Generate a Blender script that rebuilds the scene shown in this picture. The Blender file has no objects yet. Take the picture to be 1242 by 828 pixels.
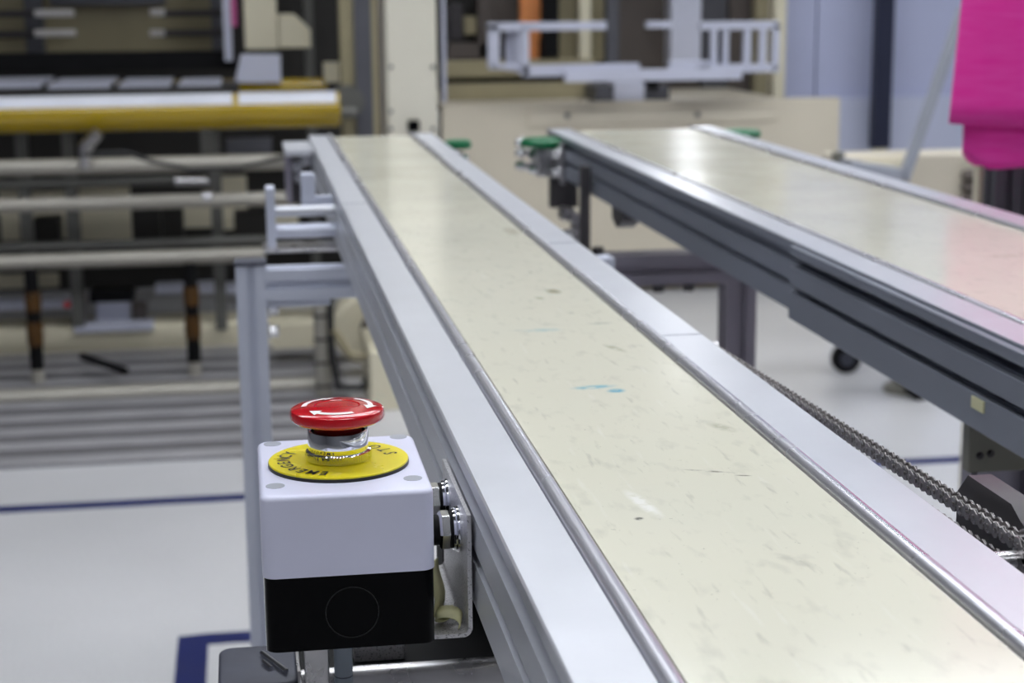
import bpy, bmesh, math, random
from mathutils import Vector, Matrix
random.seed(7)
S = bpy.context.scene
COL = S.collection

# ------------------------------------------------------------------ camera
H = 1.1                                   # lens height above the floor
FPX, CX, CY = 2080.0, 621.0, 414.0
B = [[0.9878904, -0.0396940, 0.1499897],  # rows: world X, Y, Z in camera axes (x right, y down, z forward)
     [-0.1549177, -0.1991134, 0.9676540],
     [-0.0085451, -0.9791722, -0.2028516]]
cam = bpy.data.cameras.new('camera'); camo = bpy.data.objects.new('camera', cam); COL.objects.link(camo)
camo.matrix_world = Matrix(((B[0][0], -B[0][1], -B[0][2], 0), (B[1][0], -B[1][1], -B[1][2], 0),
                            (B[2][0], -B[2][1], -B[2][2], H), (0, 0, 0, 1)))
cam.sensor_width = 36; cam.lens = FPX / 1242 * 36; cam.clip_start = .02; cam.clip_end = 60
cam.dof.use_dof = True; cam.dof.focus_distance = .70; cam.dof.aperture_fstop = 15.5
S.camera = camo

# ------------------------------------------------------------------ world, exposure
w = bpy.data.worlds.new('world'); S.world = w; w.use_nodes = True
w.node_tree.nodes['Background'].inputs[0].default_value = (.80, .84, .95, 1)
w.node_tree.nodes['Background'].inputs[1].default_value = .25
S.view_settings.view_transform = 'Standard'; S.view_settings.look = 'None'
S.view_settings.exposure = 0.60; S.view_settings.gamma = 1.0; S.view_settings.use_curve_mapping = False
LAMP = 10.5            # ceiling lamp diffuser strength

# ------------------------------------------------------------------ helpers
def W(x, y, Y):
    d = [B[i][0]*(x-CX) + B[i][1]*(y-CY) + B[i][2]*FPX for i in range(3)]
    k = Y / d[1]
    return Vector((d[0]*k, Y, d[2]*k + H))

def tree(name):
    m = bpy.data.materials.new(name); m.use_nodes = True
    nt = m.node_tree; b = nt.nodes['Principled BSDF']
    return m, nt, b

def srgb(r, g, b):
    f = lambda c: (c/255/12.92) if c/255 <= .04045 else ((c/255+.055)/1.055)**2.4
    return (f(r), f(g), f(b))

def mat(name, col, rough=.5, metal=0., var=.08, scale=6., bump=0., stretch=(1, 1, 1), spec=.5, coat=0.):
    """principled material whose colour and roughness vary a little with object-space noise"""
    m, nt, b = tree(name); N = nt.nodes; L = nt.links
    tc = N.new('ShaderNodeTexCoord'); mp = N.new('ShaderNodeMapping'); mp.inputs['Scale'].default_value = stretch
    nz = N.new('ShaderNodeTexNoise'); nz.inputs['Scale'].default_value = scale; nz.inputs['Detail'].default_value = 4
    L.new(tc.outputs['Object'], mp.inputs[0]); L.new(mp.outputs[0], nz.inputs['Vector'])
    rp = N.new('ShaderNodeValToRGB'); e = rp.color_ramp.elements
    e[0].position = .3; e[1].position = .7
    e[0].color = (*[max(0, c*(1-var)) for c in col], 1); e[1].color = (*[min(1, c*(1+var)) for c in col], 1)
    L.new(nz.outputs['Fac'], rp.inputs[0]); L.new(rp.outputs[0], b.inputs['Base Color'])
    mr = N.new('ShaderNodeMapRange'); mr.inputs[3].default_value = max(.02, rough*.85); mr.inputs[4].default_value = min(1, rough*1.15)
    L.new(nz.outputs['Fac'], mr.inputs[0]); L.new(mr.outputs[0], b.inputs['Roughness'])
    b.inputs['Metallic'].default_value = metal; b.inputs['Specular IOR Level'].default_value = spec
    if coat: b.inputs['Coat Weight'].default_value = coat; b.inputs['Coat Roughness'].default_value = .1
    if bump:
        bp = N.new('ShaderNodeBump'); bp.inputs['Strength'].default_value = bump; bp.inputs['Distance'].default_value = .001
        L.new(nz.outputs['Fac'], bp.inputs['Height']); L.new(bp.outputs[0], b.inputs['Normal'])
    return m

def emit(name, col, s):
    m, nt, b = tree(name)
    b.inputs['Base Color'].default_value = (*col, 1)
    b.inputs['Emission Color'].default_value = (*col, 1); b.inputs['Emission Strength'].default_value = s
    return m

M = {}
M['alu'] = mat('anodised_aluminium', (.66, .675, .725), .34, .45, .03, 30)
M['alu_side'] = M['alu']
M['bead'] = mat('polished_aluminium', (.66, .66, .72), .27, .7, .01, 5)
M['profile'] = mat('profile_aluminium', (.64, .67, .78), .42, .35, .04, 12)
M['profile2'] = mat('dull_profile_aluminium', (.30, .28, .34), .45, .4, .06, 12)
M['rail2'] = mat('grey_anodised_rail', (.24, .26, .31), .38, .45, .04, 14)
M['steel'] = mat('brushed_steel', (.55, .54, .55), .28, .95, .12, 60, .1)
M['bolt'] = mat('bright_bolt_steel', (.75, .75, .77), .18, 1., .08, 80)
M['chrome'] = mat('chrome', (.82, .83, .86), .06, 1., .02, 30)
M['chain'] = mat('oiled_chain_steel', (.33, .31, .31), .28, .9, .2, 120)
M['darksteel'] = mat('dark_steel', (.075, .07, .075), .42, .5, .15, 25)
M['black'] = mat('black_plastic', (.002, .002, .0025), .2, 0, .1, 20, spec=.1)
M['blackmatte'] = mat('black_rubber', (.006, .006, .007), .6, 0, .2, 15, spec=.15)
M['ringgloss'] = mat('glossy_black_edge', (.006, .006, .006), .3, 0, .1, 20, spec=.5)
M['housing'] = mat('dark_grey_cast_housing', (.060, .064, .088), .5, .2, .12, 90, .15)
M['boxwhite'] = mat('pale_lavender_plastic', (.74, .75, .92), .32, 0, .03, 18)
M['screwcap'] = mat('grey_screw_cap', (.36, .38, .44), .4, 0, .03, 18)
M['yellow'] = mat('yellow_plate_plastic', (.86, .74, .015), .28, 0, .04, 20)
M['ringblack'] = mat('black_print', (.008, .008, .008), .45, 0, .05, 20)
M['red'] = mat('glossy_red_plastic', (.58, .004, .012), .16, 0, .05, 25, coat=.6)
M['darkred'] = mat('deep_red_plastic', (.16, .002, .006), .3, 0, .05, 25)
M['whiteprint'] = mat('white_print', (.86, .84, .84), .4, 0, .03, 25)
M['green'] = mat('green_plastic_cap', (.0, .16, .055), .35, 0, .1, 20)
M['cream'] = mat('cream_machine_paint', (.72, .67, .51), .5, 0, .05, 4)
M['creampale'] = mat('pale_cream_paint', (.72, .69, .58), .5, 0, .04, 4)
M['beige'] = mat('beige_machine_paint', (.68, .62, .50), .45, 0, .05, 3)
M['olive'] = mat('olive_paint', (.33, .29, .18), .5, 0, .1, 5)
M['olivegrey'] = mat('olive_grey_plate', (.17, .165, .14), .5, .1, .12, 8)
M['tube'] = mat('grey_beige_tube', (.42, .40, .35), .38, .25, .06, 6)
M['tubedark'] = mat('dark_grey_tube', (.14, .14, .13), .4, .3, .1, 6)
M['dark'] = mat('dark_machine_interior', (.022, .020, .018), .6, 0, .3, 4)
M['brown'] = mat('brown_grey_panel', (.13, .11, .10), .5, .1, .12, 4)
M['slate'] = mat('blue_black_post', (.018, .022, .05), .45, .1, .1, 6)
M['slategrey'] = mat('slate_grey_post', (.11, .112, .13), .45, .2, .1, 6)
M['white'] = mat('white_rack_paint', (.60, .62, .74), .4, .1, .04, 8)
M['panelwhite'] = mat('white_partition_panel', (.46, .49, .68), .5, 0, .03, 2)
M['panelband'] = mat('milky_partition_band', (.52, .55, .70), .5, 0, .03, 2)
M['orange'] = mat('orange_plastic_strip', (.72, .26, .08), .5, 0, .15, 9)
M['rolleryellow'] = mat('yellow_roller_coating', (.45, .305, .0), .2, 0, .06, 5, coat=.8)
M['amber'] = mat('amber_plastic', (.075, .032, .003), .35, 0, .3, 40)
M['pinkpaint'] = mat('pink_strip', (.6, .12, .32), .5, 0, .1, 9)
M['mat'] = mat('grey_rubber_mat', (.16, .155, .165), .45, 0, .1, 6)  # dark machine reflection on the floor, put into the colour
M['matrib'] = mat('pale_grey_rubber_rib', (.34, .335, .35), .45, 0, .1, 6)  # lighter stripes of that painted floor reflection
M['film'] = mat('glossy_white_film', (.80, .82, .90), .2, 0, .06, 7)  # lamp highlight on the roller, put into the colour
M['tape'] = mat('blue_floor_tape', (.004, .011, .10), .5, 0, .12, 12)
M['cable'] = mat('black_cable', (.02, .02, .022), .5, 0, .1, 20)
M['greycable'] = mat('grey_conduit', (.24, .28, .33), .5, 0, .06, 20)
M['scrap'] = mat('yellowed_tape', (.60, .58, .33), .5, 0, .2, 60)
M['sticker'] = mat('pale_yellow_sticker', (.66, .64, .40), .5, 0, .05, 20)
M['wall'] = mat('painted_wall', (.30, .30, .33), .7, 0, .02, 2)
M['wallback'] = mat('white_back_wall', (.72, .73, .76), .7, 0, .02, 2)
M['ceiling'] = mat('white_ceiling', (.16, .165, .18), .8, 0, .02, 2)

def speckled():
    m, nt, b = tree('speckled_galvanised_steel'); N = nt.nodes; L = nt.links
    tc = N.new('ShaderNodeTexCoord'); nz = N.new('ShaderNodeTexNoise'); nz.inputs['Scale'].default_value = 1300
    L.new(tc.outputs['Object'], nz.inputs['Vector'])
    rp = N.new('ShaderNodeValToRGB'); e = rp.color_ramp.elements
    e[0].position = .33; e[0].color = (.22, .22, .23, 1); e[1].position = .43; e[1].color = (.66, .65, .66, 1)
    L.new(nz.outputs['Fac'], rp.inputs[0]); L.new(rp.outputs[0], b.inputs['Base Color'])
    b.inputs['Metallic'].default_value = .7; b.inputs['Roughness'].default_value = .38
    return m
M['galv'] = speckled()

def cloth():
    m, nt, b = tree('pink_woven_cloth'); N = nt.nodes; L = nt.links
    tc = N.new('ShaderNodeTexCoord'); wv = N.new('ShaderNodeTexNoise'); wv.inputs['Scale'].default_value = 60
    mp = N.new('ShaderNodeMapping'); mp.inputs['Scale'].default_value = (.4, .4, 3); L.new(tc.outputs['Object'], mp.inputs[0]); L.new(mp.outputs[0], wv.inputs['Vector'])
    rp = N.new('ShaderNodeValToRGB'); e = rp.color_ramp.elements
    e[0].position = .3; e[0].color = (.86, .016, .36, 1); e[1].position = .75; e[1].color = (.90, .06, .44, 1)
    L.new(wv.outputs['Fac'], rp.inputs[0]); L.new(rp.outputs[0], b.inputs['Base Color'])
    b.inputs['Roughness'].default_value = .8; b.inputs['Sheen Weight'].default_value = .5
    b.inputs['Sheen Tint'].default_value = (1, .5, .75, 1)
    bp = N.new('ShaderNodeBump'); bp.inputs['Strength'].default_value = .3; L.new(wv.outputs['Fac'], bp.inputs['Height']); L.new(bp.outputs[0], b.inputs['Normal'])
    return m
M['cloth'] = cloth()

def floor_shading():
    m, nt, b = tree('polished_resin_floor'); N = nt.nodes; L = nt.links
    tc = N.new('ShaderNodeTexCoord')
    n1 = N.new('ShaderNodeTexNoise'); n1.inputs['Scale'].default_value = 1.3; n1.inputs['Detail'].default_value = 5
    n2 = N.new('ShaderNodeTexNoise'); n2.inputs['Scale'].default_value = 160
    L.new(tc.outputs['Object'], n1.inputs['Vector']); L.new(tc.outputs['Object'], n2.inputs['Vector'])
    rp = N.new('ShaderNodeValToRGB'); e = rp.color_ramp.elements
    e[0].position = .3; e[0].color = (.63, .63, .65, 1); e[1].position = .7; e[1].color = (.73, .73, .75, 1)
    L.new(n1.outputs['Fac'], rp.inputs[0])
    mx = N.new('ShaderNodeMix'); mx.data_type = 'RGBA'; mx.blend_type = 'MULTIPLY'; mx.inputs[0].default_value = .25
    L.new(rp.outputs[0], mx.inputs[6]); L.new(n2.outputs['Fac'], mx.inputs[7]); L.new(mx.outputs[2], b.inputs['Base Color'])
    b.inputs['Roughness'].default_value = .26
    return m
M['floor'] = floor_shading()

def belt_mat(name, marks):
    """cream belt: faint mottling, fine scuffs, and a few stains with shapes of their own (world-aligned object space)"""
    m, nt, b = tree(name); N = nt.nodes; L = nt.links
    tc = N.new('ShaderNodeTexCoord')
    def noise(scale, st=(1, 1, 1), det=4, rot=0):
        mp = N.new('ShaderNodeMapping'); mp.inputs['Scale'].default_value = st; mp.inputs['Rotation'].default_value = (0, 0, rot)
        n = N.new('ShaderNodeTexNoise'); n.inputs['Scale'].default_value = scale; n.inputs['Detail'].default_value = det
        L.new(tc.outputs['Object'], mp.inputs[0]); L.new(mp.outputs[0], n.inputs['Vector']); return n
    def ramp(src, p0, p1):
        r = N.new('ShaderNodeMapRange'); r.inputs[1].default_value = p0; r.inputs[2].default_value = p1; L.new(src, r.inputs[0]); return r.outputs[0]
    def mixc(fac, a, c):
        x = N.new('ShaderNodeMix'); x.data_type = 'RGBA'; L.new(fac, x.inputs[0]); L.new(a, x.inputs[6]); x.inputs[7].default_value = (*c, 1); return x.outputs[2]
    def mul(a, k):
        x = N.new('ShaderNodeMath'); x.operation = 'MULTIPLY'; L.new(a, x.inputs[0])
        if isinstance(k, float): x.inputs[1].default_value = k
        else: L.new(k, x.inputs[1])
        return x.outputs[0]
    base = N.new('ShaderNodeRGB'); base.outputs[0].default_value = (.745, .725, .60, 1)
    c = base.outputs[0]
    c = mixc(mul(ramp(noise(9).outputs['Fac'], .45, .75), .35), c, (.70, .70, .60))
    c = mixc(mul(ramp(noise(50, (2.2, 1, 1), 6, .4).outputs['Fac'], .56, .75), .32), c, (.45, .44, .38))
    c = mixc(mul(ramp(noise(110, (2.2, .35, 1), 5, .6).outputs['Fac'], .62, .74), .30), c, (.30, .29, .25))
    c = mixc(mul(ramp(noise(420, (1, 1, 1), 2).outputs['Fac'], .73, .78), .5), c, (.25, .24, .20))
    c = mixc(mul(ramp(noise(90, (2.6, .25, 1), 3, -.45).outputs['Fac'], .64, .76), .30), c, (.86, .85, .79))
    wob = noise(220, (1, 1, 1), 4)
    for (x, y, sx, sy, rot, col, k) in marks:
        mp = N.new('ShaderNodeMapping'); mp.vector_type = 'TEXTURE'
        mp.inputs['Location'].default_value = (x, y, 0); mp.inputs['Rotation'].default_value = (0, 0, rot); mp.inputs['Scale'].default_value = (sx, sy, 1)
        L.new(tc.outputs['Object'], mp.inputs[0])
        sp = N.new('ShaderNodeSeparateXYZ'); L.new(mp.outputs[0], sp.inputs[0])
        cb = N.new('ShaderNodeCombineXYZ'); L.new(sp.outputs[0], cb.inputs[0]); L.new(sp.outputs[1], cb.inputs[1])
        ln = N.new('ShaderNodeVectorMath'); ln.operation = 'LENGTH'; L.new(cb.outputs[0], ln.inputs[0])
        inv = ramp(ln.outputs['Value'], 1.0, .4)
        c = mixc(mul(mul(inv, ramp(wob.outputs['Fac'], .30, .52)), float(k)), c, col)
    L.new(c, b.inputs['Base Color'])
    rr = N.new('ShaderNodeMapRange'); rr.inputs[3].default_value = .10; rr.inputs[4].default_value = .22
    L.new(noise(14).outputs['Fac'], rr.inputs[0]); L.new(rr.outputs[0], b.inputs['Roughness'])
    b.inputs['Specular IOR Level'].default_value = .32
    return m

# ------------------------------------------------------------------ mesh builder
LOC = {}
class MB:
    def __init__(s): s.v = []; s.f = []
    def add(s, vs, fs):
        o = len(s.v); s.v += [Vector(p) for p in vs]; s.f += [[i+o for i in q] for q in fs]; return s
    def box(s, x0, x1, y0, y1, z0, z1):
        vs = [(x, y, z) for z in (z0, z1) for y in (y0, y1) for x in (x0, x1)]
        return s.add(vs, [(0, 2, 3, 1), (4, 5, 7, 6), (0, 1, 5, 4), (2, 6, 7, 3), (0, 4, 6, 2), (1, 3, 7, 5)])
    def prism(s, prof, axis, a0, a1):
        def P(u, v, a): return {'x': (a, u, v), 'y': (u, a, v), 'z': (u, v, a)}[axis]
        n = len(prof)
        vs = [P(u, v, a0) for u, v in prof] + [P(u, v, a1) for u, v in prof]
        return s.add(vs, [(i, (i+1) % n, n+(i+1) % n, n+i) for i in range(n)] + [tuple(range(n))[::-1], tuple(range(n, 2*n))])
    def lathe(s, prof, c, axis='z', seg=32, close=True):
        """prof: list of (radius, height)"""
        c = Vector(c); vs = []; fs = []
        for r, h in prof:
            for k in range(seg):
                a = 2*math.pi*k/seg; p, q = r*math.cos(a), r*math.sin(a)
                vs.append(c + Vector({'z': (p, q, h), 'x': (h, p, q), 'y': (p, h, q)}[axis]))
        for i in range(len(prof)-1):
            for k in range(seg):
                k2 = (k+1) % seg; fs.append((i*seg+k, i*seg+k2, (i+1)*seg+k2, (i+1)*seg+k))
        if close: fs.append(tuple(range(seg))[::-1]); fs.append(tuple(range((len(prof)-1)*seg, len(prof)*seg)))
        return s.add(vs, fs)
    def tube(s, pts, r, seg=12):
        pts = [Vector(p) for p in pts]; vs = []; fs = []
        up = None
        for i, p in enumerate(pts):
            d = (pts[min(i+1, len(pts)-1)] - pts[max(i-1, 0)]).normalized()
            if up is None: up = d.orthogonal().normalized()
            up = (up - d*up.dot(d)).normalized(); q = d.cross(up)
            rr = r[i] if isinstance(r, (list, tuple)) else r
            for k in range(seg):
                a = 2*math.pi*k/seg; vs.append(p + up*rr*math.cos(a) + q*rr*math.sin(a))
        n = len(pts)
        for i in range(n-1):
            for k in range(seg):
                k2 = (k+1) % seg; fs.append((i*seg+k, i*seg+k2, (i+1)*seg+k2, (i+1)*seg+k))
        fs.append(tuple(range(seg))[::-1]); fs.append(tuple(range((n-1)*seg, n*seg)))
        return s.add(vs, fs)
    def build(s, name, m, parent=None, bevel=0., smooth=True, seg=2, loc=None):
        vs = s.v
        if parent is None:
            if loc is None:
                mn = [min(v[i] for v in vs) for i in range(3)]; mx = [max(v[i] for v in vs) for i in range(3)]
                loc = Vector(((mn[0]+mx[0])/2, (mn[1]+mx[1])/2, mn[2]))
            base = Vector(loc); org = base
        else:
            base = LOC[parent.name]; org = base
        me = bpy.data.meshes.new(name); me.from_pydata([v-org for v in vs], [], s.f); me.validate()
        bm = bmesh.new(); bm.from_mesh(me); bmesh.ops.recalc_face_normals(bm, faces=bm.faces)
        bm.to_mesh(me); bm.free()
        me.materials.append(m)
        if smooth:
            me.polygons.foreach_set('use_smooth', [True]*len(me.polygons))
            me.set_sharp_from_angle(angle=math.radians(32))
        o = bpy.data.objects.new(name, me); COL.objects.link(o)
        if parent is None: o.location = base
        else: o.parent = parent
        LOC[o.name] = base
        if bevel:
            bv = o.modifiers.new('bevel', 'BEVEL'); bv.width = bevel; bv.segments = seg; bv.limit_method = 'ANGLE'; bv.angle_limit = math.radians(40)
            bv.harden_normals = True
        return o

def thing(name, label, cat, loc, group=None):
    o = bpy.data.objects.new(name, None); COL.objects.link(o); o.location = loc; o.empty_display_size = .05
    LOC[o.name] = Vector(loc); return tag(o, label, cat, group)
def tag(o, label, cat, group=None):
    o['label'] = label; o['category'] = cat
    if group: o['group'] = group
    return o
def struct(o): o['kind'] = 'structure'; return o

def Box(x0, x1, y0, y1, z0, z1): return MB().box(x0, x1, y0, y1, z0, z1)
def pbox(x0, y0, x1, y1, Y, d):
    """box whose front face stands at distance Y and spans these picture limits, d metres deep"""
    a = W((x0+x1)/2, y0, Y); b = W((x0+x1)/2, y1, Y); l = W(x0, (y0+y1)/2, Y); r = W(x1, (y0+y1)/2, Y)
    return MB().box(l.x, r.x, Y, Y+d, b.z, a.z)
def ptube(x0, y, x1, rpx, Y, seg=14):
    """level round bar along X, at the height of the picture row y"""
    a = W(x0, y, Y); b = W(x1, y, Y); z = W((x0+x1)/2, y, Y).z
    r = rpx * Y / 2060
    return MB().lathe([(r*.9, 0), (r, r*.1), (r, b.x-a.x-r*.1), (r*.9, b.x-a.x)], (a.x, Y, z), 'x', seg)
def slot_profile(u, v, s, o=.27, d=.17):
    """square T-slot extrusion section, side s, centred at u, v"""
    h = s/2; k = s*o/2; g = s*d; pts = []
    for (ax, ay) in ((1, 0), (0, 1), (-1, 0), (0, -1)):
        tx, ty = -ay, ax
        for (n, t) in ((h, -h), (h, -k), (h-g, -k*1.0), (h-g, k*1.0), (h, k)):
            pts.append((u + ax*n + tx*t, v + ay*n + ty*t))
    return pts
def hexbolt(mb, c, axis, r, h, washer=1.35):
    sgn = 1 if h > 0 else -1
    mb.lathe([(r*washer, 0), (r*washer, h*.2)], c, axis, 20)
    mb.lathe([(r, h*.2), (r, h*.9), (r*.88, h)], c, axis, 6)
    return mb

# ------------------------------------------------------------------ room
struct(Box(-5, 6, -4, 9, -.05, 0).build('floor', M['floor'], smooth=False))
struct(Box(-5, 6, -4, 9, 3.3, 3.35).build('ceiling', M['ceiling'], smooth=False))
struct(Box(-5, 6, 9, 9.1, 0, 3.3).build('wall_back', M['wallback'], smooth=False))
struct(Box(-5, 6, -4.1, -4, 0, 3.3).build('wall_front', M['wall'], smooth=False))
struct(Box(-5.1, -5, -4, 9, 0, 3.3).build('wall_left', M['wall'], smooth=False))
struct(Box(6, 6.1, -4, 9, 0, 3.3).build('wall_right', M['wall'], smooth=False))
diff = emit('lamp_diffuser', (.93, .96, 1.0), LAMP)
for y, xs in ((-.9, (-.75, .75)), (1.2, (-.75, .75, 2.25)), (3.1, (-.9, .6, 2.1, 3.6)), (4.4, (.7, 2.2, 3.7))):
    for x in xs:
        t = thing('ceiling_lamp', 'white ceiling lamp with a flat glowing diffuser above the production hall', 'lamp', (x, y, 3.18), 'ceiling lamps above the hall')
        mb = MB()
        mb.box(x-.65, x+.65, y-.17, y-.15, 3.18, 3.3).box(x-.65, x+.65, y+.15, y+.17, 3.18, 3.3)
        mb.box(x-.65, x-.63, y-.15, y+.15, 3.18, 3.3).box(x+.63, x+.65, y-.15, y+.15, 3.18, 3.3)
        mb.build('lamp_frame', M['ceiling'], t, smooth=False)
        Box(x-.63, x+.63, y-.15, y+.15, 3.19, 3.20).build('diffuser', diff, t, smooth=False)

# blue floor tape
for (lab, a) in (('long blue tape line running across the white floor', (-2.5, 3.5, 3.665, 3.715)),
                 ):
    tag(Box(a[0], a[1], a[2], a[3], 0, .0008).build('floor_tape', M['tape'], smooth=False), lab, 'tape')
tp = MB(); tp.prism([(-.146, 2.0), (-.094, 2.0), (-.094, 2.82), (.9, 2.83), (.9, 2.882), (-.1, 2.872), (-.146, 2.866)], 'z', 0, .0009)
tag(tp.build('floor_tape', M['tape'], smooth=False), 'blue tape corner marked on the floor left of the conveyor leg', 'tape')

# raised grey stripes painting in the dark machine reflection on the floor
fm = thing('floor_mat', 'grey ribbed floor mat lying in front of the roller machine', 'mat', (-.8, 4.65, 0))  # no real mat, only the painted floor reflection
Box(-1.75, .26, 4.02, 5.30, 0, .004).build('mat_base', M['mat'], fm, smooth=False)
for k in range(9):
    y = 4.02 + .143*k; Box(-1.75, .26, y, y+.062, .004, .010).build('rib', M['matrib'], fm, bevel=.002)

# ------------------------------------------------------------------ conveyors
TOP = .8996
def rail_section(xo, sgn, z=TOP, grow=0.):
    """side rail cross-section; xo outer face, sgn +1 when the belt lies at larger x"""
    X = lambda d: xo + sgn*d
    g = grow
    return [(X(.0252), z), (X(.0008-g), z), (X(-g), z-.0008), (X(-g), z-.0065), (X(.0065), z-.0065), (X(.0065), z-.0158), (X(-g), z-.0158),
            (X(-g), z-.0300), (X(.005), z-.0300), (X(.005), z-.0362), (X(-g), z-.0362), (X(-g), z-.0550), (X(.014), z-.0550), (X(.014), z-.012), (X(.0252), z-.012)]
def bead_section(xo, sgn, z=TOP):
    X = lambda d: xo + sgn*d
    pts = [(X(.0256), z-.009)]
    for k in range(9):
        a = math.pi*(1-k/8); pts.append((X(.0294+.0036*math.cos(a)), z-.0008+.0034*math.sin(a)))
    pts.append((X(.0330), z-.009)); return pts
def stadium(y0, y1, zt, r, n=10):
    zc = zt-r; pts = []
    for k in range(n+1):
        a = math.pi/2 - math.pi*k/n; pts.append((y1 + r*math.cos(a), zc + r*math.sin(a)))
    for k in range(n+1):
        a = -math.pi/2 - math.pi*k/n; pts.append((y0 + r*math.cos(a), zc + r*math.sin(a)))
    return pts

BLUE = (.28, .52, .60); GREY = (.20, .19, .16); SMUDGE = (.34, .33, .22); PALE = (.88, .87, .82)
marks1 = [(.172, .838, .014, .0050, .12, BLUE, .95), (.1815, .828, .0055, .0060, -.6, (.18, .45, .58), .95), (.172, .989, .014, .006, 0, (.42, .58, .60), .7),
          (.160, .991, .010, .002, 0, (.40, .48, .48), .5),
          (.202, 1.118, .006, .012, 0, SMUDGE, .9), (.188, 1.095, .004, .006, .2, SMUDGE, .6), (.1447, .618, .0025, .0022, .4, (.10, .10, .09), 1.),
          (.1885, .677, .0125, .0016, -.42, GREY, .75), (.201, .668, .004, .0012, -.3, GREY, .8), (.214, .747, .005, .012, .35, SMUDGE, .45), (.1507, .637, .004, .022, .15, PALE, .9),
          (.203, .93, .004, .015, .3, SMUDGE, .5), (.21, 1.003, .010, .004, 0, (.40, .40, .36), .5), (.219, 1.41, .008, .03, 0, SMUDGE, .5), (.20, 1.20, .002, .003, 0, (.08, .08, .07), .9),
          (.188, .56, .004, .012, .5, (.46, .45, .38), .5)]
marks2 = [(.52, 1.8, .02, .04, .3, SMUDGE, .2), (.56, 1.2, .02, .01, .1, SMUDGE, .25)]

def conveyor(name, label, x0, x1, y0, y1, marks, rail_mat):
    t = thing(name, label, 'conveyor', ((x0+x1)/2, (y0+y1)/2, 0))
    b0, b1 = x0+.0342, x1-.0342
    bm_ = belt_mat(name+'_cream_belt', marks)
    # belt mesh keeps world-aligned object space so the stains sit where they are
    o = MB().prism(stadium(y0+.01, y1-.02, TOP-.0008, .0165), 'x', b0, b1).build('belt', bm_, t)
    MB().lathe([(.0138, 0), (.0138, b1-b0)], (b0, y1-.0195, TOP-.0173), 'x', 20).build('end_roller', M['steel'], t)
    for xo, s in ((x0, 1), (x1, -1)):
        MB().prism(rail_section(xo, s), 'y', y0, y1).build('side_rail', rail_mat, t, smooth=False)
        MB().prism(bead_section(xo, s), 'y', y0, y1-.004).build('guide_bead', M['bead'], t)
    return t

C1 = conveyor('belt_conveyor', 'narrow cream belt conveyor with pale aluminium rails running away beside the emergency stop box', .0886, .2612, -.35, 2.40, [(x-.1749, y-1.025, a, b_, r, c, k) for x, y, a, b_, r, c, k in marks1], M['alu'])
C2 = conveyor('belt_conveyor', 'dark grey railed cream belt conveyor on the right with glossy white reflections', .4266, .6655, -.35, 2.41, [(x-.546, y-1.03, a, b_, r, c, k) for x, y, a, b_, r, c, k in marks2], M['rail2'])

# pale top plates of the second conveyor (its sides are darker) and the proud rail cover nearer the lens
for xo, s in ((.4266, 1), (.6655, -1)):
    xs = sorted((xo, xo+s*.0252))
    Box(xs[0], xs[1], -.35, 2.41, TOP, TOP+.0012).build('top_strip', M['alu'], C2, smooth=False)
cov = MB()
for za, zb in ((-.0010, -.0085), (-.0170, -.0318), (-.0375, -.0590)):
    mbx = Box(.4206, .4267, -.35, 1.285, TOP+zb, TOP+za)
    mbx.build('rail_cover', M['rail2'], C2, bevel=.0009)
Box(.4196, .4210, .917, .934, .8535, .8605).build('sticker', M['sticker'], C2)
# joint lines across conveyor one's flat rails
for xa, xb, y in ((.0888, .1136, 1.62), (.2364, .2610, 1.33), (.2364, .2610, .955)):
    Box(xa, xb, y, y+.0012, TOP, TOP+.00025).build('joint_line', M['screwcap'], C1, smooth=False)

# --- far ends: tension brackets, bolts, green caps
def end_bracket(t, xs, s, y, up=0., k=1.):
    """bolted tension block on the outer face xs; s points away from the conveyor"""
    X = lambda d: xs + s*d
    bx = lambda a, b, y0, y1, z0, z1: Box(min(X(a), X(b)), max(X(a), X(b)), y0, y1, z0, z1)
    bx(0, .006, y-.11, y+.02, TOP-.062, TOP-.008).build('tension_plate', M['steel'], t, bevel=.001)
    bx(.006, .030, y-.07, y-.01, TOP-.055, TOP-.018).build('tension_block', M['steel'], t, bevel=.002)
    for dy, dz in ((-.098, -.022), (-.098, -.046), (-.04, -.028), (-.025, -.047), (-.055, -.047)):
        d = .006 if dy < -.09 else .030
        hexbolt(MB(), (X(d), y+dy, TOP+dz), 'x', .0062, s*.010).build('bolt', M['bolt'], t)
    if True:
        MB().lathe([(.026*k, 0), (.029*k, .002), (.029*k, .008), (.025*k, .011)], (X(.024), y-.06, TOP-.015+up), 'z', 28).build('green_cap', M['green'], t)
end_bracket(C1, .2612, 1, 2.36, .002, .62)
end_bracket(C2, .4266, -1, 2.38)
for z in (-.012, -.026, -.044):
    MB().lathe([(.0045, 0), (.0045, .022)], (.3825, 2.355, TOP+z), 'x', 12).build('adjuster_screw', M['steel'], C2)
    hexbolt(MB(), (.3825, 2.355, TOP+z), 'x', .0065, -.010).build('bolt', M['bolt'], C2)
Box(.4030, .4215, 2.345, 2.365, TOP-.060, TOP-.006).build('adjuster_plate', M['steel'], C2, bevel=.001)
end_bracket(C2, .6655, 1, 2.40, .004)
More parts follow.
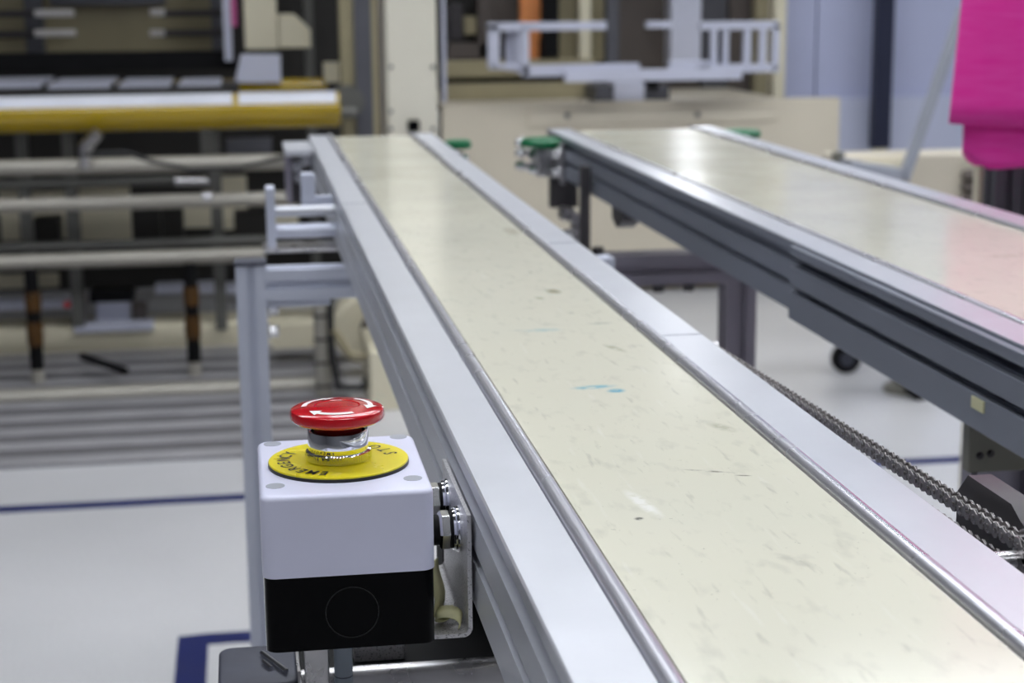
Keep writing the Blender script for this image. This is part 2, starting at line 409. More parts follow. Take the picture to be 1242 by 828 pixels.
# left far end of conveyor one: pale cover plate over a dark bolted block
Box(.052, .0888, 2.23, 2.36, TOP-.012, TOP-.004).build('end_cover', M['alu'], C1, bevel=.001)
Box(.055, .0886, 2.33, 2.35, TOP-.085, TOP-.012).build('end_plate', M['darksteel'], C1, bevel=.001)
Box(.053, .060, 2.25, 2.33, TOP-.075, TOP-.012).build('end_plate', M['profile2'], C1, bevel=.001)
for x, z in ((.069, -.036), (.072, -.050), (.082, -.050), (.082, -.028)):
    hexbolt(MB(), (x, 2.33, TOP+z), 'y', .0058, -.012).build('bolt', M['bolt'], C1)
hexbolt(MB(), (.0886, 1.98, TOP-.042), 'x', .005, -.010).build('bolt', M['bolt'], C1)

# second conveyor: left hanger hook, drop bar, cross beam, legs
Box(.412, .450, 2.30, 2.318, .802, .842).build('hanger_plate', M['darksteel'], C2, bevel=.001)
MB().prism([(.425, .805), (.442, .802), (.452, .790), (.452, .752), (.442, .752), (.442, .783), (.425, .786)], 'y', 2.29, 2.318).build('hanger_hook', M['steel'], C2, bevel=.0015)
hexbolt(MB(), (.442, 2.304, .766), 'x', .006, -.012).build('bolt', M['bolt'], C2)
hexbolt(MB(), (.452, 2.304, .760), 'x', .006, .012).build('bolt', M['bolt'], C2)
Box(.412, .4236, 2.085, 2.10, .765, .880).build('drop_bar', M['darksteel'], C2, bevel=.001)
hexbolt(MB(), (.436, 2.10, .765), 'z', .008, .012).build('bolt', M['darksteel'], C2)
MB().prism(slot_profile(2.12, .745, .040), 'x', .375, .605).build('cross_beam', M['profile2'], C2, smooth=False)
for x in (.355, .625):
    MB().prism(slot_profile(x, 2.12, .040), 'z', .03, .8445 if x > .5 else .765).build('leg', M['profile2'], C2, smooth=False)
    MB().lathe([(.028, 0), (.028, .008), (.012, .014), (.008, .03)], (x, 2.12, 0), 'z', 20).build('levelling_foot', M['blackmatte'], C2)
for x in (.47, .52, .56):
    hexbolt(MB(), (x, 2.12, .725), 'z', .008, -.012).build('bolt', M['darksteel'], C2)
# small bracket below the rail
MB().prism([(1.93, .8446), (1.99, .8446), (1.99, .828), (1.965, .820), (1.93, .832)], 'x', .430, .452).build('rail_clamp', M['darksteel'], C2, bevel=.001)
# near support of the second conveyor
Box(.434, .655, .965, .975, .803, .8446).build('support_plate', M['olivegrey'], C2, bevel=.001)
for x, z in ((.441, .814), (.448, .815), (.640, .815)):
    hexbolt(MB(), (x, .965, z), 'y', .0018, -.002).build('bolt', M['darksteel'], C2)
for x in (.474, .522, .635):
    MB().prism(slot_profile(x, 1.0, .040), 'z', .03, .8446).build('leg', M['profile2'], C2, smooth=False)
    MB().lathe([(.028, 0), (.028, .008), (.012, .014), (.008, .03)], (x, 1.0, 0), 'z', 20).build('levelling_foot', M['blackmatte'], C2)

# first conveyor: leg frame at the left, cross beam, side brackets
YL = 1.60
MB().prism(slot_profile(.0015, YL+.014, .028), 'z', .03, .846).build('leg', M['profile'], C1, smooth=False)
Box(-.0135, .0165, YL-.001, YL+.029, .846, .850).build('leg_cap', M['housing'], C1, bevel=.001)
MB().prism(slot_profile(.335, YL+.014, .028), 'z', .03, .842).build('leg', M['profile'], C1, smooth=False)
for x in (.0015, .335):
    MB().lathe([(.024, 0), (.024, .008), (.010, .014), (.007, .03)], (x, YL+.014, 0), 'z', 20).build('levelling_foot', M['blackmatte'], C1)
MB().prism(slot_profile(YL+.014, .8275, .029), 'x', .0155, .321).build('cross_beam', M['profile'], C1, smooth=False)
Box(.0155, .075, YL+.004, YL+.024, .806, .8128).build('corner_gusset', M['profile'], C1, bevel=.001)
for z in (.802, .781):
    hexbolt(MB(), (.0162, YL+.014, z), 'x', .006, .010).build('bolt', M['bolt'], C1)
# side bracket above the beam (carries two level bars and a small block)
YB = 1.72
Box(.0195, .0285, YB, YB+.03, .842, .905).build('bracket_plate', M['profile'], C1, bevel=.001)
MB().lathe([(.0055, 0), (.0055, .0675)], (.0285, YB+.012, .880), 'x', 14).build('bracket_bar', M['alu'], C1)
MB().lathe([(.0075, 0), (.0075, .075)], (.0285, YB+.012, .860), 'x', 14).build('bracket_bar', M['profile'], C1)
Box(.056, .070, YB+.03, YB+.05, .885, .915).build('bracket_block', M['profile'], C1, bevel=.001)
Box(.056, .0886, YB+.05, YB+.058, .872, .890).build('bracket_strap', M['profile'], C1, bevel=.0008)
Box(.0155, .090, YB-.02, YB+.04, .8425, .8455).build('bracket_foot', M['steel'], C1, bevel=.0008)

# cross plate under the near part of conveyor one (holds housing, clamp and conduit)
MB().prism([(.747, .774), (.749, .774), (.749, .7875), (.756, .7875), (.756, .790), (.750, .790), (.7475, .7885), (.747, .787)], 'x', .0165, .262).build('tray_lip', M['steel'], C1)
Box(.0165, .262, .749, .86, .7840, .7873).build('tray_floor', M['blackmatte'], C1, bevel=.0005)
Box(.092, .262, .83, .86, .7873, .8446).build('hanger_block', M['blackmatte'], C1)
Box(.0165, .262, .7472, .7488, .700, .7745).build('skirt_plate', M['alu'], C1)
Box(.042, .066, .766, .778, .7873, .7960).build('shim_plate', M['galv'], C1, bevel=.0008)

# ------------------------------------------------------------------ emergency stop station on its bracket
BX0, BX1, BY0, BY1 = .0006, .0708, .666, .756
ZT = .9005
E_ = thing('emergency_stop_station', 'emergency stop box with red mushroom button on a pale lavender lid and black base', 'switch', ((BX0+BX1)/2, .711, .8340))
def rbox(x0, x1, y0, y1, z0, z1, r, n=6, rt=0.):
    """box with rounded vertical corners and an optional rounded top edge"""
    mb = MB(); rings = []
    steps = [(0, z0)] + ([(rt*(1-math.cos(math.pi/2*k/4)), z1-rt+rt*math.sin(math.pi/2*k/4)) for k in range(5)] if rt else [(0, z1)])
    vs = []
    for ins, z in steps:
        rr = max(r-ins*.6, .0004)
        for (cx, cy, a0) in ((x1-ins-rr, y1-ins-rr, 0), (x0+ins+rr, y1-ins-rr, 90), (x0+ins+rr, y0+ins+rr, 180), (x1-ins-rr, y0+ins+rr, 270)):
            for k in range(n+1):
                a = math.radians(a0+90*k/n); vs.append((cx+rr*math.cos(a), cy+rr*math.sin(a), z))
    m = 4*(n+1); fs = []
    for i in range(len(steps)-1):
        for k in range(m): fs.append((i*m+k, i*m+(k+1) % m, (i+1)*m+(k+1) % m, (i+1)*m+k))
    fs.append(tuple(range(m))[::-1]); fs.append(tuple(range((len(steps)-1)*m, len(steps)*m)))
    return mb.add(vs, fs)
base = rbox(BX0+.0006, BX1-.0004, BY0+.0006, BY1-.0006, .8345, .8662, .005).build('base_shell', M['black'], E_)
lid = rbox(BX0, BX1, BY0, BY1, .8662, ZT, .0055, rt=.0022).build('lid', M['boxwhite'], E_)
# knockout ring on the front of the base
ko = MB(); cxk, czk = .0363, .8500
seg = 40; vs = []; fs = []
for k in range(seg):
    a = 2*math.pi*k/seg
    for r, y in ((.0106, BY0+.0007), (.0106, BY0+.0003), (.0110, BY0+.0003), (.0110, BY0+.0007)):
        vs.append((cxk+r*math.cos(a), y, czk+r*math.sin(a)))
for k in range(seg):
    for q in range(4):
        k2 = (k+1) % seg; fs.append((k*4+q, k*4+(q+1) % 4, k2*4+(q+1) % 4, k2*4+q))
ko.add(vs, fs).build('knockout_ring', M['ringgloss'], base)
for x, y in ((.0074, .7495), (.0640, .7515), (.0072, .6825), (.0638, .6835)):
    MB().lathe([(.0039, -.0004), (.0039, .00015)], (x, y, ZT), 'z', 20).build('screw_cap', M['screwcap'], lid)
PC = Vector((.0348, .7120, ZT))
plate = MB().lathe([(.0300, 0), (.0300, .0014)], PC, 'z', 56).build('legend_plate', M['ringblack'], E_)
MB().lathe([(.0298, .0014), (.0298, .0020), (.0296, .0022)], PC, 'z', 56).build('legend_face', M['yellow'], plate)
ZP = ZT + .0022
# lettering
def letters(text, a0, a1, r, outward, size):
    mb = MB()
    for i, ch in enumerate(text):
        a = math.radians(a0 + (a1-a0)*i/(len(text)-1))
        cu = bpy.data.curves.new('glyph', 'FONT'); cu.body = ch; cu.size = size; cu.align_x = 'CENTER'; cu.align_y = 'CENTER'; cu.resolution_u = 3; cu.offset = .00010
        ob = bpy.data.objects.new('glyph', cu); COL.objects.link(ob)
        me = bpy.data.meshes.new_from_object(ob.evaluated_get(bpy.context.evaluated_depsgraph_get()))
        rot = a - math.pi/2 if outward else a + math.pi/2
        ca, sa = math.cos(rot), math.sin(rot)
        cen = Vector((PC.x + r*math.cos(a), PC.y + r*math.sin(a), ZP+.00018))
        vs = [cen + Vector((v.co.x*.82*ca - v.co.y*sa, v.co.x*.82*sa + v.co.y*ca, 0)) for v in me.vertices]
        mb.add(vs, [tuple(p.vertices) for p in me.polygons])
        bpy.data.objects.remove(ob); bpy.data.meshes.remove(me)
    return mb
letters('EMERGENCY', 252, 150, .0232, True, .0078).build('lettering', M['ringblack'], plate, smooth=False)
letters('STOP', 10, 60, .0232, False, .0082).build('lettering', M['ringblack'], plate, smooth=False)
# knurled ring, chrome collar, mushroom head
kn = MB(); n = 64; vs = []
for z, f in ((0, 0), (.0006, 1), (.0038, 1), (.0044, 0)):
    for k in range(n*2):
        a = math.pi*k/n; r = .0131 + (.0010 if (k % 2 == 0) and f else 0) - (0 if f else .0003)
        vs.append((PC.x+r*math.cos(a), PC.y+r*math.sin(a), ZP+z))
m2 = 2*n
kn.add(vs, [(i*m2+k, i*m2+(k+1) % m2, (i+1)*m2+(k+1) % m2, (i+1)*m2+k) for i in range(3) for k in range(m2)] + [tuple(range(m2))[::-1], tuple(range(3*m2, 4*m2))])
kn.build('knurled_ring', M['chrome'], E_, smooth=False)
MB().lathe([(.0128, .0044), (.0129, .0048), (.0129, .0126), (.0127, .0131), (.0119, .0131), (.0115, .0126), (.0115, .0060)], (PC.x, PC.y, ZP), 'z', 56).build('collar', M['chrome'], E_)
bz = ZP + .0008
head = MB().lathe([(.0098, .0050), (.0098, .0128), (.0112, .0150), (.0170, .0160), (.0190, .0166), (.0197, .0173), (.0200, .0184), (.0200, .0202), (.0196, .0212), (.0188, .0217),
                   (.0160, .0221), (.0120, .0225), (.0098, .0227), (.0094, .0221), (.0090, .0226), (.0050, .0228), (.0012, .0228)], (PC.x, PC.y, bz), 'z', 72).build('mushroom_button', M['red'], E_)
MB().lathe([(.0103, .0050), (.0103, .0126), (.0112, .0140)], (PC.x, PC.y, bz), 'z', 40).build('button_neck', M['darkred'], head)
# fine ribs on the rim
rib = MB()
for k in range(96):
    a = 2*math.pi*k/96; c, s_ = math.cos(a), math.sin(a)
    rib.box(-.00018, .00018, -.0002, .0002, -.0016, .0008)
    for i in range(len(rib.v)-8, len(rib.v)):
        v = rib.v[i]; rr = .0198 + v.y; rib.v[i] = Vector((PC.x + rr*c - v.x*s_, PC.y + rr*s_ + v.x*c, bz+.0196+v.z))
rib.build('rim_ribs', M['red'], head, smooth=False)
def headz(r):
    P = [(.0098, .0227), (.0120, .0225), (.0160, .0221), (.0188, .0217)]
    for (r0, z0), (r1, z1) in zip(P, P[1:]):
        if r <= r1: return z0 + (z1-z0)*(r-r0)/(r1-r0)
    return P[-1][1]
for st in (55, -65, 175):
    ar = MB(); n = 14; vs = []; fs = []
    for k in range(n+1):
        a = math.radians(st - 62*k/n)
        for r in (.0130, .0152): vs.append((PC.x+r*math.cos(a), PC.y+r*math.sin(a), bz+headz(r)+.00018))
    fs = [(2*k, 2*k+1, 2*k+3, 2*k+2) for k in range(n)]
    ar.add(vs, fs)
    a = math.radians(st-62); b2 = math.radians(st-84); hv = []
    for r, an in ((.0112, a), (.0141, a), (.0170, a), (.0141, b2)):
        hv.append((PC.x+r*math.cos(an), PC.y+r*math.sin(an), bz+headz(r)+.0002))
    ar.add(hv, [(0, 1, 3), (1, 2, 3)])
    ar.build('turn_arrow', M['whiteprint'], head, smooth=False)

# bracket: base plate below the box bending up into a side plate on the rail
br = thing('mounting_bracket', 'bent steel bracket carrying the emergency stop box on the conveyor rail', 'bracket', (.045, .711, .8315))
prof = [(.001, .8322), (.0830, .8322)]
for k in range(7):
    a = -math.pi/2 + math.pi/2*k/6; prof.append((.0830+.0040*math.cos(a), .8362+.0040*math.sin(a)))
prof += [(.0870, .8855), (.0852, .8855)]
for k in range(7):
    a = -math.pi/2*k/6; prof.append((.0830+.0022*math.cos(a), .8362+.0022*math.sin(a)))
prof += [(.001, .8340)]
MB().prism(prof, 'y', .676, .764).build('bent_plate', M['galv'], br)
for (x0, y, z, r, k) in ((.0852, .742, .8725, .0086, 0), (.0852, .702, .8715, .0088, 1)):
    b = MB()
    b.lathe([(r*1.12, 0), (r*1.15, -.0008), (r*1.12, -.0016)], (x0, y, z), 'x', 28)
    b.lathe([(r*1.02, -.0017), (r*1.05, -.0024), (r*1.02, -.0032)], (x0, y, z), 'x', 28)
    b.build('lock_washer', M['chrome'], br)
    MB().lathe([(r*.92, -.0033), (r*.92, -.0044)], (x0, y, z), 'x', 24).build('rubber_seal', M['blackmatte'], br)
    b = MB(); b.lathe([(r*.98, -.0045), (r*.98, -.0080), (r*.86, -.0092)], (x0, y, z), 'x', 6); b.build('hex_nut', M['bolt'], br, bevel=.0003)
    MB().lathe([(r*.75, -.0093), (r*.75, -.0141)], (x0, y, z), 'x', 24).build('threaded_stub', M['blackmatte'] if k else M['bolt'], br)

# scraps of yellowed adhesive tape in the corner of the bracket
def strip(name, pts, wv, m, label):
    vs = []; fs = []; wv = Vector(wv)
    for p in pts: p = Vector(p); vs += [p - wv/2, p + wv/2]
    n = len(pts)
    fs = [(2*k, 2*k+1, 2*k+3, 2*k+2) for k in range(n-1)]
    o = MB().add(vs, fs).build(name, m)
    sd = o.modifiers.new('thickness', 'SOLIDIFY'); sd.thickness = .0005; sd.offset = 0
    return tag(o, label, 'tape')
strip('tape_scrap', [(.0735 + .0015*math.sin(t*5), .690 + .002*math.cos(t*4), .8365 + .0255*t) for t in [k/10 for k in range(11)]], (.0055, .012, -.001), M['scrap'], 'limp yellowed tape strip hanging behind the black base beside the bolts')
strip('tape_scrap', [(.0772 + (.0062-.0006*a)*math.cos(a*1.15-.6), .683 + .0012*a, .8375 + (.0030-.0003*a)*math.sin(a*1.15-.6)+.0004*a) for a in [k*.4 for k in range(15)]], (.002, .008, .0022), M['scrap'], 'curled yellowed tape loop lying in the corner of the bracket')
strip('tape_scrap', [(.0720 + .002*math.sin(k*.9), .700, .8318 - .0022*k) for k in range(5)], (.0075, .003, .0), M['scrap'], 'yellowed tape tab sticking out beneath the bracket plate')

# dark housing, hex keys, clamp block and conduit below the bracket
hs = thing('motor_housing', 'dark grey cast motor housing below the emergency stop box', 'housing', (-.002, .77, .70))
rbox(-.0215, .0150, .745, .794, .700, .7885, .006, rt=.002).build('housing_body', M['housing'], hs)
rbox(-.0205, .0145, .746, .793, .6995, .7870, .006).build('housing_seam', M['blackmatte'], hs)
Box(.0145, .0165, .764, .790, .780, .7858).build('mounting_lug', M['steel'], hs)
def hexkey(a, b, r, label):
    a, b = Vector(a), Vector(b); d = (b-a)
    o = MB().tube([a, a+d*.5, b], r, 6).build('hex_key', M['bolt'] if r > .001 else M['steel'])
    return tag(o, label, 'tool')
hexkey((-.0010, .7800, .7899), (.0098, .7555, .7899), .0013, 'longer steel rod lying on top of the dark motor housing')
hexkey((-.0006, .7700, .7897), (.0030, .7610, .7897), .0011, 'shorter dark steel rod lying on the dark motor housing')
Box(.0180, .0292, .7400, .7465, .788, .8319).build('clamp_block', M['steel'], C1, bevel=.001)
cb = MB().tube([(.0355, .7395, .8320), (.0355, .7395, .80), (.0355, .7395, .74), (.036, .7395, .60), (.038, .76, .35), (.04, .78, .012), (.06, .80, .006), (.2, .9, .006)], .0042, 16).build('conduit', M['greycable'])
tag(cb, 'grey conduit dropping from beneath the emergency stop bracket', 'cable')
MB().lathe([(.00425, 0), (.00425, .0006)], (.0355, .7395, .7925), 'z', 20).build('conduit_joint', M['housing'], cb)

# ------------------------------------------------------------------ chain drive at the right side of conveyor one
cd = thing('chain_drive', 'roller chain drive with bearing block along the right side of the near conveyor', 'drive', (.28, .60, .80))
XC = .2745
SP = Vector((XC, .560, .8935)); RS = .0062
SM = Vector((XC, 1.02, .8770)); 
def link_mesh(inner):
    mb = MB(); p = .00635; h = .0030 if not inner else .0032; off = .0017 if inner else .0024; th = .0005
    for s in (-1, 1):
        pr = []
        for c0, a0, a1 in ((0, math.pi/2, 3*math.pi/2), (p, -math.pi/2, math.pi/2)):
            for k in range(5):
                a = a0 + (a1-a0)*k/4; pr.append((c0+h*math.cos(a), h*math.sin(a)))
            pr.append((p/2, (-h*.55 if c0 == 0 else h*.55)))
        mb.prism(pr, 'x', s*off-th/2, s*off+th/2)
    for c0 in (0, p):
        if inner: mb.lathe([(.00165, -.0014), (.00165, .0014)], (0, c0, 0), 'x', 8)
        else: mb.lathe([(.0010, -.0032), (.0010, .0032)], (0, c0, 0), 'x', 8)
    bm = bmesh.new(); vs = [bm.verts.new(v) for v in mb.v]
    for f in mb.f: bm.faces.new([vs[i] for i in f])
    bmesh.ops.recalc_face_normals(bm, faces=bm.faces)
    me = bpy.data.meshes.new('chain_link'); bm.to_mesh(me); bm.free(); me.materials.append(M['chain']); return me
LM = (link_mesh(False), link_mesh(True))
path = []
def run(a, b):
    d = b-a; n = max(1, round(d.length/.00635))
    return [a + d*(k/n) for k in range(n)]
up0, up1 = SM + Vector((0, 0, RS*1.0)), SP + Vector((0, 0, RS))
pts = run(up0, up1)
for k in range(4): a = math.pi/2 + math.pi*k/4 + .0; pts.append(SP + Vector((0, -RS*math.sin(a-math.pi/2), RS*math.cos(a-math.pi/2))))
pts += run(SP - Vector((0, 0, RS)), SM - Vector((0, 0, RS)))
for i in range(len(pts)-1):
    a, b = pts[i], pts[i+1]; d = b-a
    o = bpy.data.objects.new('chain_link', LM[i % 2]); COL.objects.link(o); o.parent = cd
    o.location = a - LOC[cd.name]; o.rotation_euler = (math.atan2(d.z, d.y), 0, 0)
def sprocket(c, r, hub):
    mb = MB(); pr = []; n = 12
    for k in range(n*4):
        a = 2*math.pi*k/(n*4); rr = r + (.0010, .0, -.0012, .0)[k % 4]; pr.append((c.y+rr*math.cos(a), c.z+rr*math.sin(a)))
    mb.prism(pr, 'x', c.x-.0012, c.x+.0012)
    mb.build('sprocket', M['steel'], cd)
    MB().lathe([(hub, .0012), (hub, .0070), (hub*.92, .0076)], c, 'x', 36).build('sprocket_hub', M['bolt'], cd)
sprocket(SP, RS, .0115); sprocket(SM, RS, .0060)
MB().lathe([(.0040, -.0128), (.0040, .030)], SP, 'x', 20).build('shaft', M['steel'], cd)
MB().lathe([(.0040, -.013), (.0040, .014)], SM, 'x', 20).build('shaft', M['steel'], cd)
yz = [(.640, .8958), (.6305, .9052), (.5905, .9052), (.583, .8995), (.5815, .892)]
arc = [(.560+.0150*math.cos(math.radians(a)), .8935+.0150*math.sin(math.radians(a))) for a in range(20, -91, -12)]
blk = [(.640, .8958), (.6305, .9052), (.5905, .9052), (.5822, .9010)] + [(.5742, .8985)] + arc + [(.560, .860), (.640, .860)]
MB().prism(blk, 'x', .2835, .2935).build('bearing_block', M['darksteel'], cd, bevel=.0005)
MB().prism([(.545, .905), (.575, .905), (.5790, .897), (.560, .8936), (.545, .8936)], 'x', .2840, .2930).build('bearing_cap', M['darksteel'], cd)
Box(.2614, .2840, .600, .635, .860, .868).build('block_foot', M['darksteel'], cd)
Box(.2614, .2830, 1.00, 1.04, .856, .866).build('block_foot', M['darksteel'], cd)

# ------------------------------------------------------------------ roller machine at the left, behind
RM = thing('roller_machine', 'large cream roller machine with a shiny yellow roller at the back left', 'machine', (W(180, 400, 5.5).x, 5.5, 0))
def part(name, mb, m, bevel=0., parent=None): return mb.build(name, m, parent or RM, bevel=bevel)
yr = part('yellow_roller', ptube(-90, 137, 412, 21, 5.0, 40), M['rolleryellow'])
part('roller_shaft', ptube(412, 137, 432, 7, 5.0), M['tubedark'])
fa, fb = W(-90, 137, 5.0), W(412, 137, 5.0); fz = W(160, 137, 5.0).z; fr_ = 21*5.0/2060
for u0, u1 in ((0, .735), (.75, .99)):  # white shells painting the lamp highlight along the top of the roller
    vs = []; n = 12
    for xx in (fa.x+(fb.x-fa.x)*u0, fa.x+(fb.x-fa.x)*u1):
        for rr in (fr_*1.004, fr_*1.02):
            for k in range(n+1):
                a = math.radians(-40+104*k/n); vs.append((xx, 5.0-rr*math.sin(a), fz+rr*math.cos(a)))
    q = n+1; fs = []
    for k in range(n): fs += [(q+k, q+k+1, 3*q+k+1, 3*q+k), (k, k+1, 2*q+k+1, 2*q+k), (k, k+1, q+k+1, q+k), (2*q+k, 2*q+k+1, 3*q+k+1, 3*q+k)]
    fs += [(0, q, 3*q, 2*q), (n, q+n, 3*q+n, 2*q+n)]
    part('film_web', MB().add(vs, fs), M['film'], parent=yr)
part('hood', Box(W(-130, 0, 5.5).x, W(395, 0, 5.5).x, 4.85, 6.6, 1.72, 1.80), M['cream'], .01)  # unseen slab added overhead to shade the machine and the floor by it
for x in (-120, 380): part('hood_post', Box(W(x, 0, 5.5).x, W(x+12, 0, 5.5).x, 6.3, 6.36, 0, 1.72), M['tubedark'])  # posts added to carry the unseen shading slab
part('rear_roller', ptube(-90, 108, 397, 9, 5.45, 24), M['rolleryellow'])
for x0, x1 in ((-70, 48), (58, 132), (144, 205), (216, 268)):
    a = W(x0, 103, 5.15); b = W(x1, 103, 5.15)
    part('table_plate', Box(a.x, b.x, 5.15, 5.55, a.z-.012, a.z), M['white'])
part('table_frame', Box(W(-90, 110, 5.15).x, W(290, 110, 5.15).x, 5.13, 5.58, W(100, 118, 5.15).z, W(100, 107, 5.15).z), M['dark'])
part('black_bar', pbox(-90, 64, 288, 86, 5.60, .10), M['blackmatte'])
part('olive_panel', pbox(-60, -40, 262, 64, 6.05, .04), M['olive'])
for x0, x1 in ((28, 50), (255, 273)): part('dark_post', pbox(x0, -60, x1, 66, 5.95, .06), M['slategrey'])
for x0, x1, y in ((-60, 44, 17), (-60, 44, 42), (196, 272, 16), (196, 272, 40)): part('slide_rod', ptube(x0, y, x1, 4.5, 5.85), M['darksteel'])
for x0, x1, y in ((42, 90, 16), (42, 92, 40), (182, 200, 15), (182, 200, 40)): part('rod_tip', ptube(x0, y, x1, 4, 5.84), M['whiteprint'])
part('top_band', pbox(60, -20, 200, 6, 6.0, .04), M['slategrey'])
part('white_post', pbox(270, -60, 280, 74, 5.55, .05), M['white'])
part('pink_strip', pbox(279, -60, 286, 32, 5.54, .03), M['pinkpaint'])
part('cream_box', pbox(295, -60, 335, 60, 5.5, .25), M['cream'], .004)
a = W(337, 18, 5.5); b = W(377, 58, 5.5); k = .045
part('cream_box', MB().prism([(a.x, b.z), (b.x, b.z), (b.x, a.z-k), (b.x-k, a.z), (a.x, a.z)], 'y', 5.5, 5.75), M['cream'], .004)
part('grey_tray', MB().prism([(W(292, 66, 5.4).x, W(292, 66, 5.4).z), (W(340, 66, 5.4).x, W(340, 66, 5.4).z), (W(341, 100, 5.4).x, W(341, 100, 5.4).z), (W(285, 100, 5.4).x, W(285, 100, 5.4).z)], 'y', 5.4, 5.43), M['white'])
part('back_board', pbox(-120, 150, 470, 400, 6.5, .05), M['dark'])
part('upper_back_board', pbox(-120, -95, 470, 150, 6.6, .05), M['dark'])
for x0, y0, x1, y1 in ((0, 225, 26, 292), (40, 232, 80, 290), (97, 228, 158, 292), (222, 250, 258, 276), (270, 215, 300, 278), (330, 250, 362, 275), (-40, 335, 70, 350), (290, 335, 400, 380)):
    part('cream_panel', pbox(x0, y0, x1, y1, 6.1, .05), M['cream'])
for x0, y0, x1, y1 in ((40, 266, 72, 296), (160, 252, 195, 292), (284, 258, 332, 292), (203, 250, 222, 292)):
    part('dark_box', pbox(x0, y0, x1, y1, 5.7, .12), M['dark'], .004)
for y, x1, r, Y, m in ((201, 352, 9.5, 4.9, 'tube'), (222, 246, 5.5, 5.2, 'tubedark'), (246, 364, 8.5, 4.9, 'tube'), (297, 330, 6, 5.25, 'tubedark'), (315, 322, 9, 4.9, 'tube'), (478, 384, 12, 4.72, 'tube'), (460, 384, 5, 4.95, 'tubedark')):
    part('cross_tube', ptube(-90, y, x1, r, Y, 20), M[m])
for x in (32, 88, 264): part('upright', pbox(x-7, 160, x+7, 400, 5.35, .05), M['tubedark'])
for x in (225, 245):
    part('bright_collar', ptube(x-13, 219, x+8, 6, 5.18, 16), M['bolt'])
part('bright_collar', ptube(245, 239, 258, 9, 4.9, 16), M['bolt'])
for x, y0, y1 in ((37, 322, 466), (230, 316, 456)):
    p0, p1 = W(x, y0, 4.9), W(x, y1, 4.9); L = p0.z-p1.z; r = .0215
    d = part('damper', MB().lathe([(r*.45, 0), (r*.45, L*.12), (r*.9, L*.13), (r*.9, L*.97), (r*.5, L)], (p0.x, 4.9, p1.z), 'z', 20), M['blackmatte'])
    part('amber_sleeve', MB().lathe([(r*1.05, 0), (r*1.1, L*.1), (r*1.05, L*.2)], (p0.x, 4.9, p1.z+L*.33), 'z', 20), M['amber'], parent=d)
    part('amber_sleeve', MB().lathe([(r*1.05, 0), (r*1.1, L*.08), (r*1.05, L*.16)], (p0.x, 4.9, p1.z+L*.62), 'z', 20), M['amber'], parent=d)
    part('steel_end', MB().lathe([(r*.85, 0), (r*.85, L*.2), (r*.6, L*.24)], (p0.x, 4.9, p1.z-.004), 'z', 20), M['tube'], parent=d)
part('base_beam', pbox(-120, 397, 384, 432, 5.36, .20), M['cream'], .004)
for x in (-60, 150, 340): part('base_foot', Box(W(x, 432, 5.4).x, W(x+14, 432, 5.4).x, 5.38, 5.5, 0, W(x, 431, 5.36).z), M['dark'])
for x in (20, 330): part('tube_stand', Box(W(x, 480, 4.72).x, W(x+10, 480, 4.72).x, 4.71, 4.73, 0, W(x, 485, 4.72).z), M['tubedark'])
for x0, x1, y0, y1 in ((188, 260, 346, 356), (272, 300, 346, 356), (-60, 92, 366, 376)): part('white_shelf', pbox(x0, y0, x1, y1, 5.75, .08), M['white'])
part('white_motor', pbox(116, 366, 157, 396, 5.45, .12), M['white'], .006)
part('motor_cap', pbox(108, 352, 162, 367, 5.45, .14), M['blackmatte'], .006)
part('motor_tray', pbox(90, 396, 186, 402, 5.34, .14), M['white'])
part('brass_valve', pbox(88, 355, 104, 392, 5.4, .05), M['brown'], .004)
part('red_knob', MB().lathe([(.006, 0), (.010, .004), (.010, .02)], W(81, 370, 5.35), 'y', 16), M['red'])
part('valve_block', pbox(160, 368, 178, 392, 5.45, .05), M['brown'], .004)
part('cable', MB().tube([W(100, 188, 4.8), W(150, 184, 4.8), W(185, 196, 4.8), W(230, 205, 4.82), W(290, 203, 4.84), W(345, 190, 4.86)], .006, 8), M['cable'])
part('knuckle', MB().tube([W(120, 160, 4.86), W(104, 178, 4.86), W(103, 205, 4.86)], [.016, .02, .014], 10), M['steel'])
part('grey_pad', pbox(243, 158, 258, 188, 5.2, .05), M['tubedark'])
part('dark_slab', pbox(275, 168, 330, 192, 5.5, .05), M['slategrey'])
# machinery seen between leg and conveyor: banded pipe, rounded guard, hose loops
p0, p1 = W(389, 362, 4.6), W(392, 490, 4.6)
bp_ = part('banded_pipe', MB().lathe([(.022, 0), (.022, p0.z-p1.z)], (p0.x, 4.6, p1.z), 'z', 18), M['tube'])
for k in range(4): part('pipe_band', MB().lathe([(.0228, 0), (.0228, .008)], (p0.x, 4.6, p1.z+.05+.065*k), 'z', 18), M['cable'], parent=bp_)
part('pipe_foot', Box(p0.x-.03, p0.x+.03, 4.57, 4.63, 0, p1.z), M['tubedark'])
part('hose', MB().tube([W(400, 360, 4.55), W(402, 430, 4.55), W(410, 470, 4.55), W(440, 470, 4.55), W(455, 440, 4.55)], .010, 10), M['cable'])
part('hose', MB().tube([W(405, 400, 4.5), W(425, 430, 4.5), W(450, 432, 4.5), W(470, 410, 4.5)], .010, 10), M['olive'])
gd = MB(); c = W(445, 400, 4.8)
gd.lathe([(.085, 0), (.10, .01), (.10, .11), (.085, .12)], (c.x, 4.8, c.z), 'y', 28)
part('round_guard', gd, M['cream'])
part('guard_window', MB().lathe([(.05, -.004), (.05, .001)], (c.x+.03, 4.8, c.z), 'y', 24), M['brown'])
part('drive_shelf', pbox(330, 392, 470, 420, 5.0, .1), M['cream'])
part('leaning_bar', MB().tube([W(100, 432, 5.0), W(152, 450, 4.8)], .012, 8), M['blackmatte'])
part('leaning_bar', MB().tube([W(262, 492, 4.6), W(345, 520, 4.4)], .012, 8), M['blackmatte'])

